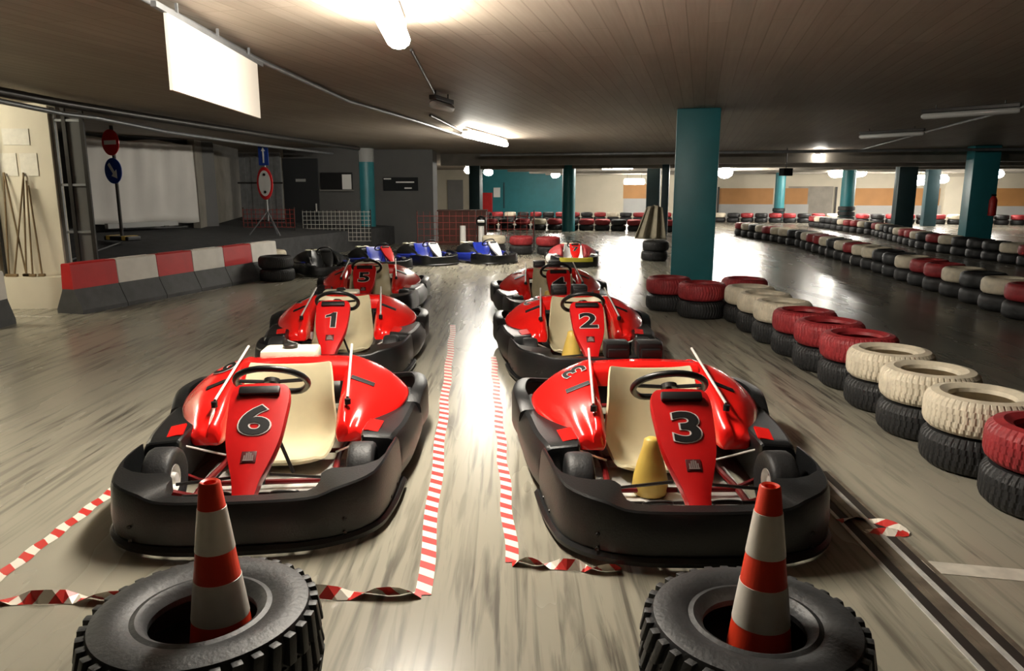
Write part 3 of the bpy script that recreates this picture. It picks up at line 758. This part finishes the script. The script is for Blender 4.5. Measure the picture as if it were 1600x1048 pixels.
def row(pts, labels, group, cols, step=.62, me=TY_F):
    """a wall of two-tyre stacks along a polyline"""
    P = [Vector((*p, 0)) for p in pts]; i = 0; carry = 0
    for a, b_ in zip(P, P[1:]):
        L = (b_-a).length; q = carry
        while q < L:
            p = a + (b_-a)*(q/L); m = cols[i % len(cols)]
            stack(p.x, p.y, m, (labels + ', lower black tyre of a stack', labels + ', %s tyre on top' % cname[m]), group, me)
            i += 1; q += step
        carry = q - L
row([(5.9, 7.4), (6.65, 12.2), (7.75, 19.8), (7.6, 25.0)], 'tyre wall across the dark track', 'tyres of the wall across the dark track', [TWHT, TWHT, TRED, TWHT, RUBG, TWHT, TRED, TRED, TWHT, RUBG, RUB])
row([(10.2, 13.4), (10.5, 18.8), (12.0, 24.4), (12.4, 31)], 'farther tyre wall past the extinguisher pillar', 'tyres of the farther wall', [TWHT, TRED, TRED, TWHT, RUB, RUBG, RUB, TWHT, TRED, RUB])
row([(-2.6, 27.6), (2.0, 27.9), (6.6, 26.3)], 'tyre wall in front of the round teal pillar', 'tyres in front of the round teal pillar', [TRED, RUB, TRED, TRED, RUB, TRED, TWHT], .60)
row([(-2.5, 36.4), (7.0, 35.2), (24.0, 31.2)], 'tyre wall along the far painted wall', 'tyres along the far wall', [TRED, TRED, RUB, TRED, TWHT, RUB, TRED, RUB], .61)
# loose tyres behind the blue karts
for x, y, m, lb in ((-.42, 17.8, TWHT, 'white painted tyre between the blue karts'), (.22, 17.5, TRED, 'red painted tyre behind the blue seat'), (.85, 17.3, TRED, 'bright red painted tyre at the end of the blue kart group'), (-4.38, 13.5, TWHT, 'white painted tyre at the end of the barrier'), (-3.91, 12.32, RUB, 'dusty black tyre before the white tyre at the barrier end')):
    stack(x, y, m, ('black tyre under the ' + lb, lb), 'tyres by the parked karts')

# big lugged tyres with cones
def m_bigtyre():
    return MB().lathe([(.150, .045), (.165, .022), (.20, .012), (.26, .004), (.30, .012), (.315, .045), (.318, .14), (.315, .235), (.30, .268), (.26, .278), (.215, .272), (.195, .262), (.180, .266), (.166, .258), (.150, .235), (.152, .215), (.19, .205), (.28, .20), (.285, .14), (.28, .08), (.19, .075), (.152, .065)], 72, None, True)
def m_lug():
    b = MB(); b.box((0, 0, 0), (.035, .030, .075), None, .005)
    b.v = [(x - .012*(1 if z > .02 else 0), y + z*.25, z) for x, y, z in b.v]; return b
def big_tyre(x, y, rz, label, scale=1.0):
    t = thing('lugged_tyre', label, 'tyre', (x, y, .001), rz); t.scale = (scale, scale, scale)
    obj('carcass', m_bigtyre(), RUBG, t, 40) if 'big' not in MESH else None
    n = 36; me = shared('lug', m_lug, 30)
    for i in range(n):
        for z, off, fl in ((.222, 0, 1), (.058, .5, -1), (.14, .25, 1)):
            a = (i+off)*2*PI/n
            o = link('tread_lug', me, RUBG, t, (.322*math.cos(a), .322*math.sin(a), z), (0 if fl > 0 else PI, 0, a))
    return t
big_tyre(-.925, 2.02, .1, 'big lugged tyre with lamp-lit tread blocks, before the kart numbered six', 1.02)
big_tyre(.715, 1.985, .5, 'big lugged tyre lying next to the metal floor joint', .98)
def cone(x, y, label):
    t = thing('traffic_cone', label, 'cone', (x, y, .002), random.uniform(0, 1))
    H, r0, r1 = .655, .112, .030
    rad = lambda z: r0 + (r1-r0)*z/H
    b = MB(); b.box((0, 0, .012), (.2, .2, .024), None, .006); obj('base_plate', b, CONE_R, t)
    b = MB(); b.lathe([(rad(.02), .02), (rad(H-.004), H-.004), (r1-.004, H), (r1-.012, H-.004), (r1-.012, H-.06), (0, H-.06)], 32); obj('body', b, CONE_R, t, 50)
    for z0, z1 in ((.225, .352), (.442, .575)):
        b = MB(); b.lathe([(rad(z0)-.001, z0), (rad(z0)+.0015, z0+.001), (rad(z1)+.0015, z1-.001), (rad(z1)-.001, z1)], 32); obj('reflective_band', b, CONE_W, t, 50)
cone(-.89, 2.06, 'traffic cone whose tyre lies across the twisted tape of the tank row')
cone(.75, 2.03, 'traffic cone in the tyre next to the floor joint')

# ------------------------------------------------------------------ the bay at the left: ramp, barriers, walls, signs
B0 = Vector((-5.41, 8.98, 0)); U = Vector((.284, .959, 0)).normalized(); N = Vector((-U.y, U.x, 0))
def bay(s_, t_, z=0): return B0 + U*s_ + N*t_ + Vector((0, 0, z))
def ramp_z(t_): return .40 + .34*min(max(t_-.45, 0)/3.4, 1.3)
b = MB(); top = [(.75, .45), (4.2, .45), (5.0, 1.3), (12.5, 1.3), (12.5, 6.5), (.75, 6.5)]
b.v = [tuple(bay(s_, t_, ramp_z(t_))) for s_, t_ in top] + [tuple(bay(s_, t_, .0)) for s_, t_ in top]
b.f = [tuple(range(6))] + [tuple(range(11, 5, -1))] + [(i, 6+i, 6+(i+1) % 6, (i+1) % 6) for i in range(6)]
struct('floor_ramp', b, ASPH)
b = MB(); b.tube([bay(.6, 1.0, ramp_z(1.0)+.004), bay(3.4, 2.4, ramp_z(2.4)+.004)], .012, 6); tag(obj('kerb_bar', b, GALV), 'thin grey bar lying on the dark ramp behind the barrier', 'bar')
def m_barrier():
    L = .70; rr = []
    for y in (0, L):
        rr.append([(-.20, y, 0), (-.20, y, .05), (-.10, y, .26), (-.085, y, .30), (.085, y, .30), (.10, y, .26), (.20, y, .05), (.20, y, 0)])
    return MB().rings(rr)
def m_barrier_top():
    L = .70; return MB().rings([[(-.088, y, .30), (-.07, y, .595), (-.055, y, .61), (.055, y, .61), (.07, y, .595), (.088, y, .30)] for y in (0, L)])
bang = math.atan2(U.y, U.x) - PI/2
def barrier(p, rz, m, label):
    t = thing('road_barrier', label, 'barrier', p, rz, 'red and white road barriers')
    link('base', shared('bar_base', m_barrier, 20), BARG, t); link('upper_block', shared('bar_top', m_barrier_top, 20), m, t)
    b = MB(); b.box((0, .35, .615), (.02, .5, .008)); obj('top_seam', b, m, t)
for i in range(6):
    barrier(tuple(bay(i*.712, 0)), bang, BARR if i % 2 == 0 else BARW, '%s topped road barrier block, %s from the broom wall end' % ('red' if i % 2 == 0 else 'white', ORD[i]))
barrier((-5.62, 8.12, 0), R(96), BARW, 'white topped barrier block cut by the gap beside the broom wall')
# door-side wall with brooms
D0 = Vector((-7.3, 9.3, 0))
struct('wall_broom', MB().box((-6.18, 9.72, CEIL/2), (.72, .2, CEIL), (0, 0, R(4))), WALLW)
struct('wall_corner', MB().box((-8.05, 9.45, CEIL/2), (2.9, .2, CEIL), (0, 0, R(4))), WALLW)
struct('trim_ledge', MB().box((-6.3, 9.47, .2), (1.15, .26, .40), (0, 0, R(4))), WALLW)
pipe('downpipe', [(-6.60, 9.42, .405), (-6.60, 9.42, CEIL)], .035, GALV, 'grey downpipe between the two cream wall parts')
pipe('downpipe', [(-6.49, 9.5, .405), (-6.49, 9.5, CEIL)], .016, STEEL, 'thin pipe beside the grey downpipe')
for i, (x0, x1, h_) in enumerate(((-6.40, -6.42, 1.30), (-6.20, -6.40, 1.30), (-6.33, -6.14, 1.28), (-6.20, -6.17, 1.30), (-6.10, -6.13, 1.20), (-6.00, -6.10, 1.14))):
    t = thing('broom', ['broom standing upright beside the downpipe', 'broom leaning across another one, head near the ledge', 'broom crossing its neighbour at the wall', 'broom in the middle of the leaning group', 'short broom leaning at the edge of the wall', 'shortest broom next to the wall corner'][i], 'broom', (x0, 9.42 + .03*(i % 2), .402), 0, 'brooms on the ledge')
    b = MB(); b.tube([(0, 0, .03), (x1-x0, .17 - .03*(i % 2) - .02*(i % 3), h_)], .011, 8); obj('stick', b, WOOD, t, 50)
    b = MB(); b.box((0, 0, .02), (.08, .04, .035), None, .008); obj('head', b, WOOD, t)
for x, z, w_, h_, lb in ((-6.22, 2.14, .32, .20, 'large plan sheet pinned high on the broom wall'), (-6.35, 1.80, .21, .28, 'plain notice sheet on the broom wall beside the pipe'), (-6.10, 1.80, .21, .28, 'plain notice sheet on the broom wall near its corner')):
    b = MB(); b.box((0, 0, 0), (w_, .006, h_), (0, 0, R(4))); tag(obj('notice', b, PAPER, None, None, (x, 9.612 + (x+6.18)*.07, z)), lb, 'notice')
# folded metal gate
g = thing('metal_gate', 'narrow grey metal gate frame beside the broom wall', 'gate', (-5.80, 9.72, 0), R(8))
for x in (0, .13, .34): 
    b = MB(); b.box((x, 0, 1.25), (.045, .045, 2.5)); obj('post', b, STEEL if x else GALV, g)
for z in (.45, .95, 1.55, 2.35):
    b = MB(); b.box((.17, 0, z), (.34, .03, .03)); obj('rail', b, GALV, g)
b = MB(); b.box((.235, .02, 1.35), (.19, .01, 2.2)); obj('sheet', b, GREYW, g)
c = thing('extinguisher', 'red canister standing behind the first red barrier block', 'fire extinguisher', tuple(bay(1.0, .75, ramp_z(.75))))
b = MB(); b.lathe([(0, 0), (.085, 0), (.09, .02), (.09, .26), (.06, .31), (.025, .33), (.025, .36), (0, .36)], 20); obj('cylinder', b, BARR, c, 50)
b = MB(); b.box((0, 0, .37), (.10, .03, .03)); obj('lever', b, BLACK, c)
c = thing('extinguisher', 'red fire extinguisher hung on the square teal pillar', 'fire extinguisher', (p1520.location.x+.1, 18.56, .85))
b = MB(); b.lathe([(0, 0), (.085, 0), (.09, .02), (.09, .38), (.05, .46), (.02, .48), (0, .48)], 18); obj('cylinder', b, BARR, c, 50)
b = MB(); b.box((0, 0, .50), (.12, .03, .04)); obj('lever', b, BLACK, c)
# sheet and walls of the bay
rows = []
S0, S1 = Vector((-8.2, 14.05, 0)), Vector((-6.92, 16.6, 0)); dS = S1-S0; nS = Vector((dS.y, -dS.x, 0)).normalized()
for j in range(13):
    v = j/12; rows.append([tuple(S0 + dS*(i/40) + nS*(.025*math.sin(i*.55 + v*1.5) + .02*math.sin(i*1.3 - v*2.2)*v) + Vector((0, 0, .80 + .03*math.sin(i*.3) + v*1.66))) for i in range(41)])
b = MB(); b.grid(rows); sh = obj('hanging_sheet', b, SHEET, None, 60); md = sh.modifiers.new('thickness', 'SOLIDIFY'); md.thickness = .006
tag(sh, 'wrinkled white sheet hung across the bay above the ramp', 'sheet')
wl = struct('wall_bay', MB().box(((S0.x+S1.x)/2 + .12*-nS.x*3, (S0.y+S1.y)/2 - .36*nS.y, CEIL/2), (dS.length+1.6, .15, CEIL), (0, 0, math.atan2(dS.y, dS.x))), GREYW)
struct('wall_bay_side', MB().box((-7.22, 18.6, CEIL/2), (.15, 4.0, CEIL), (0, 0, R(7))), CONC)
t = thing('timber_beam', 'pale timber lying at the foot of the hanging sheet', 'beam', tuple(S0 + dS*.45 + nS*.22 + Vector((0, 0, .745))), math.atan2(dS.y, dS.x))
b = MB(); b.box((0, 0, .05), (1.6, .10, .10), None, .008); obj('timber', b, WALLG, t)
for i in (-.5, .5):
    b = MB(); b.box((i, 0, .0), (.1, .14, .02)); obj('foot', b, STEEL, t)
# road signs
def sign_face(t, y, z, r, m, name='sign_face', sx=1.0):
    b = MB(); b.lathe([(0, 0), (r, 0), (r, .012), (r-.01, .016), (0, .016)], 36, Matrix.Translation((0, y, z)) @ Matrix.Rotation(PI/2, 4, 'X')); b.v = [(x*sx, q, w_) for x, q, w_ in b.v]
    return obj(name, b, m, t, 30)
sz = ramp_z(2.66)
t = thing('road_sign', 'no entry disc above a blue arrow disc on one pole with yellow foot', 'road sign', (-6.78, 13.0, sz), R(-26))
b = MB(); b.tube([(0, 0, .05), (0, 0, 1.95)], .03, 10); obj('pole', b, STEEL, t, 50)
n_ = sign_face(t, -.035, 1.65, .215, SIGNR, 'no_entry_disc'); n_['label'] = 'red disc with white bar'
b = MB(); b.box((0, -.053, 1.65), (.30, .004, .07)); obj('white_bar', b, SIGNW, n_)
n_ = sign_face(t, -.035, 1.18, .215, SIGNB, 'arrow_disc'); n_['label'] = 'blue disc with slanting white arrow'
b = MB(); b.prism([(-.028, .15), (.028, .15), (.028, -.04), (.085, -.04), (0, -.16), (-.085, -.04), (-.028, -.04)], 0, .004, Matrix.Translation((0, -.052, 1.18)) @ Matrix.Rotation(PI/2, 4, 'X') @ Matrix.Rotation(R(38), 4, 'Z')); obj('arrow', b, SIGNW, n_)
b = MB(); b.box((0, 0, .04), (.62, .26, .08), None, .02); f_ = obj('foot', b, BLACK, t)
for x in (-.2, .2):
    b = MB(); b.box((x, 0, .05), (.1, .265, .075), None, .01); obj('yellow_block', b, YEL, f_)
t = thing('road_sign', 'blue arrow plate above a red ringed disc on a tripod', 'road sign', (-5.2, 16.0, ramp_z(1.79)), R(-8))
b = MB(); b.tube([(0, 0, .3), (0, 0, 1.9)], .022, 8); obj('pole', b, GALV, t, 50)
for a in (R(-60), R(60), R(180)):
    b = MB(); b.tube([(0, 0, .5), (.4*math.sin(a), -.4*math.cos(a), .0)], .014, 6); obj('leg', b, GALV, t)
b = MB(); b.box((0, -.03, 1.66), (.22, .012, .42), None, .004); pl = obj('blue_plate', b, SIGNB, t)
b = MB(); b.prism([(-.016, -.16), (.016, -.16), (.016, .08), (.045, .08), (0, .16), (-.045, .08), (-.016, .08)], 0, .004, Matrix.Translation((0, -.037, 1.66)) @ Matrix.Rotation(PI/2, 4, 'X')); obj('arrow', b, SIGNW, pl)
d1 = sign_face(t, -.03, 1.08, .34, SIGNR, 'ringed_disc', .52)
b = MB(); b.lathe([(0, 0), (.265, 0), (.265, .004), (0, .004)], 32, Matrix.Translation((0, -.047, 1.08)) @ Matrix.Rotation(PI/2, 4, 'X')); b.v = [(x*.5, q, w_) for x, q, w_ in b.v]; obj('white_field', b, SIGNW, d1)
for z in (.90, 1.26):
    b = MB(); b.lathe([(0, 0), (.03, 0), (.03, .003), (0, .003)], 12, Matrix.Translation((0, -.052, z)) @ Matrix.Rotation(PI/2, 4, 'X')); obj('black_mark', b, BLACK, d1)
# partitions behind the parked karts
cp = thing('corrugated_partition', 'grey corrugated metal partition behind the tripod sign', 'partition', (-6.95, 19.4, 0))
for i in range(7):
    b = MB(); b.box((.07 + i*.15, (.02 if i % 2 else 0), 1.2), (.148, .03, 2.4)); obj('panel', b, GALV, cp)
for z in (.7, 1.65):
    b = MB(); b.box((.52, -.04, z), (1.15, .03, .04)); obj('dark_rail', b, STEEL, cp)
struct('wall_partition', MB().box((-5.0, 20.0, CEIL/2), (1.95, .15, CEIL)), GREYW)
d = thing('black_door', 'black door with a small grey plate and pale handle', 'door', (-5.53, 19.88, .0))
b = MB(); b.box((0, 0, 1.15), (.92, .06, 2.26), None, .006); lf = obj('leaf', b, DOORB, d)
b = MB(); b.box((-.0, -.036, 1.72), (.26, .008, .07)); obj('name_plate', b, WALLG, d)
b = MB(); b.box((.38, -.05, 1.02), (.03, .04, .2), None, .005); obj('handle', b, CHR, d)
b = MB(); b.box((-.52, -.02, 1.2), (.06, .05, 2.3)); obj('jamb', b, WALLG, d)
wn = thing('window', 'wide interior window with one pale blind in the grey partition', 'window', (-4.60, 19.90, 1.48))
b = MB(); b.box((0, 0, .22), (.82, .05, .44)); obj('pane', b, BLACK, wn)
b = MB(); b.box((.27, -.03, .2), (.24, .02, .38)); obj('blind', b, SIGNW, wn)
b = MB(); b.box((0, -.03, -.02), (.9, .06, .04)); obj('sill', b, GREYP, wn)
struct('wall_grey_block', MB().box((-3.02, 21.4, CEIL/2), (1.70, 1.2, CEIL)), GREYW)
wn = thing('window', 'narrow dark window slot in the big dark grey wall', 'window', (-3.05, 20.78, 1.46))
b = MB(); b.box((0, 0, .17), (.95, .03, .36)); obj('pane', b, mat('dark_window_glass', s(40, 42, 44), .08), wn)
for x, z, w_ in ((-.36, .31, .2), (.12, .22, .5), (.2, .06, .2)):
    b = MB(); b.box((x, -.018, z), (w_, .008, .035)); obj('bright_slat', b, SIGNW, wn)
# plastic nets
def net(name, x0, x1, Y, z0, z1, m, label, step, rz=0):
    t = thing(name, label, 'net fence', ((x0+x1)/2, Y, 0), rz); hw = (x1-x0)/2
    b = MB(); x = -hw
    while x <= hw: b.box((x, 0, (z0+z1)/2), (.008, .008, z1-z0)); x += step
    z = z0
    while z <= z1: b.box((0, 0, z), (2*hw, .008, .01)); z += step
    o = obj('netting', b, m, t); o['kind'] = 'stuff'
    for x in (-hw, 0, hw):
        b = MB(); b.tube([(x, .02, 0), (x, .02, z1+.03)], .016, 6); obj('post', b, STEEL, t)
net('plastic_net', -5.1, -3.45, 18.3, .25, .98, NETW, 'white plastic net stretched in front of the round column', .10)
net('plastic_net', -2.35, .55, 18.6, .2, .95, NETR, 'red plastic net stretched behind the blue karts', .16)
net('plastic_net', -6.3, -5.1, 17.6, .62, 1.05, NETR, 'dark red plastic net below the black door', .10)
# small background things
b = MB(); b.box((0, 0, .45), (1.3, .5, .9)); b.box((0, 0, .92), (1.36, .56, .04)); tag(obj('counter', b, BROWN, None, None, (-1.35, 20.6, 0)), 'brown wooden counter beside the dark grey wall', 'counter')
for x, y, hlm, lb in ((-.75, 18.25, True, 'white post carrying a black helmet behind the blue seat'), (-1.2, 18.25, False, 'short white post beside the helmet post')):
    t = thing('post', lb, 'post', (x, y, 0)); b = MB(); b.lathe([(.12, 0), (.12, .02), (.075, .04), (.07, .62), (0, .62)], 16); obj('shaft', b, SIGNW, t, 50)
    if hlm:
        h_ = thing('helmet', 'black helmet resting on the white post', 'helmet', (x, y, .622))
        b = MB(); b.lathe([(.09, 0), (.125, .04), (.135, .11), (.11, .19), (.05, .235), (0, .24)], 20); obj('shell', b, BLACK, h_, 60)
        b = MB(); b.box((0, -.115, .11), (.17, .05, .06), None, .015); obj('visor', b, CHR, h_)
rows = []
for j in range(9):
    v = j/8; rows.append([(3.0 + (i/12-.5)*(.35 + .35*(1-v)) + .12*v, 16.25 + .25*v + .06*math.sin(i*1.4) , .43 + v*.72 - .1*abs(i/12-.5)*v) for i in range(13)])
b = MB(); b.grid(rows); kh = obj('canvas', b, KHAKI, None, 60); md = kh.modifiers.new('thickness', 'SOLIDIFY'); md.thickness = .02
tag(kh, 'khaki canvas propped over the pair of black tyres', 'canvas')

p = at_y(1228, 268, 20)
sp_ = thing('loudspeaker', 'black loudspeaker on a bracket hung from the ceiling over the dark track', 'loudspeaker', (p.x, p.y, p.z-.12), R(20))
b = MB(); b.box((0, 0, .11), (.30, .2, .2), None, .02); obj('cabinet', b, BLACK, sp_)
b = MB(); b.box((0, -.105, .11), (.24, .012, .15)); obj('grille', b, STEEL, sp_)
b = MB(); b.tube([(0, 0, .2), (0, 0, CEIL-(p.z-.12))], .014, 8); obj('bracket', b, STEEL, sp_)
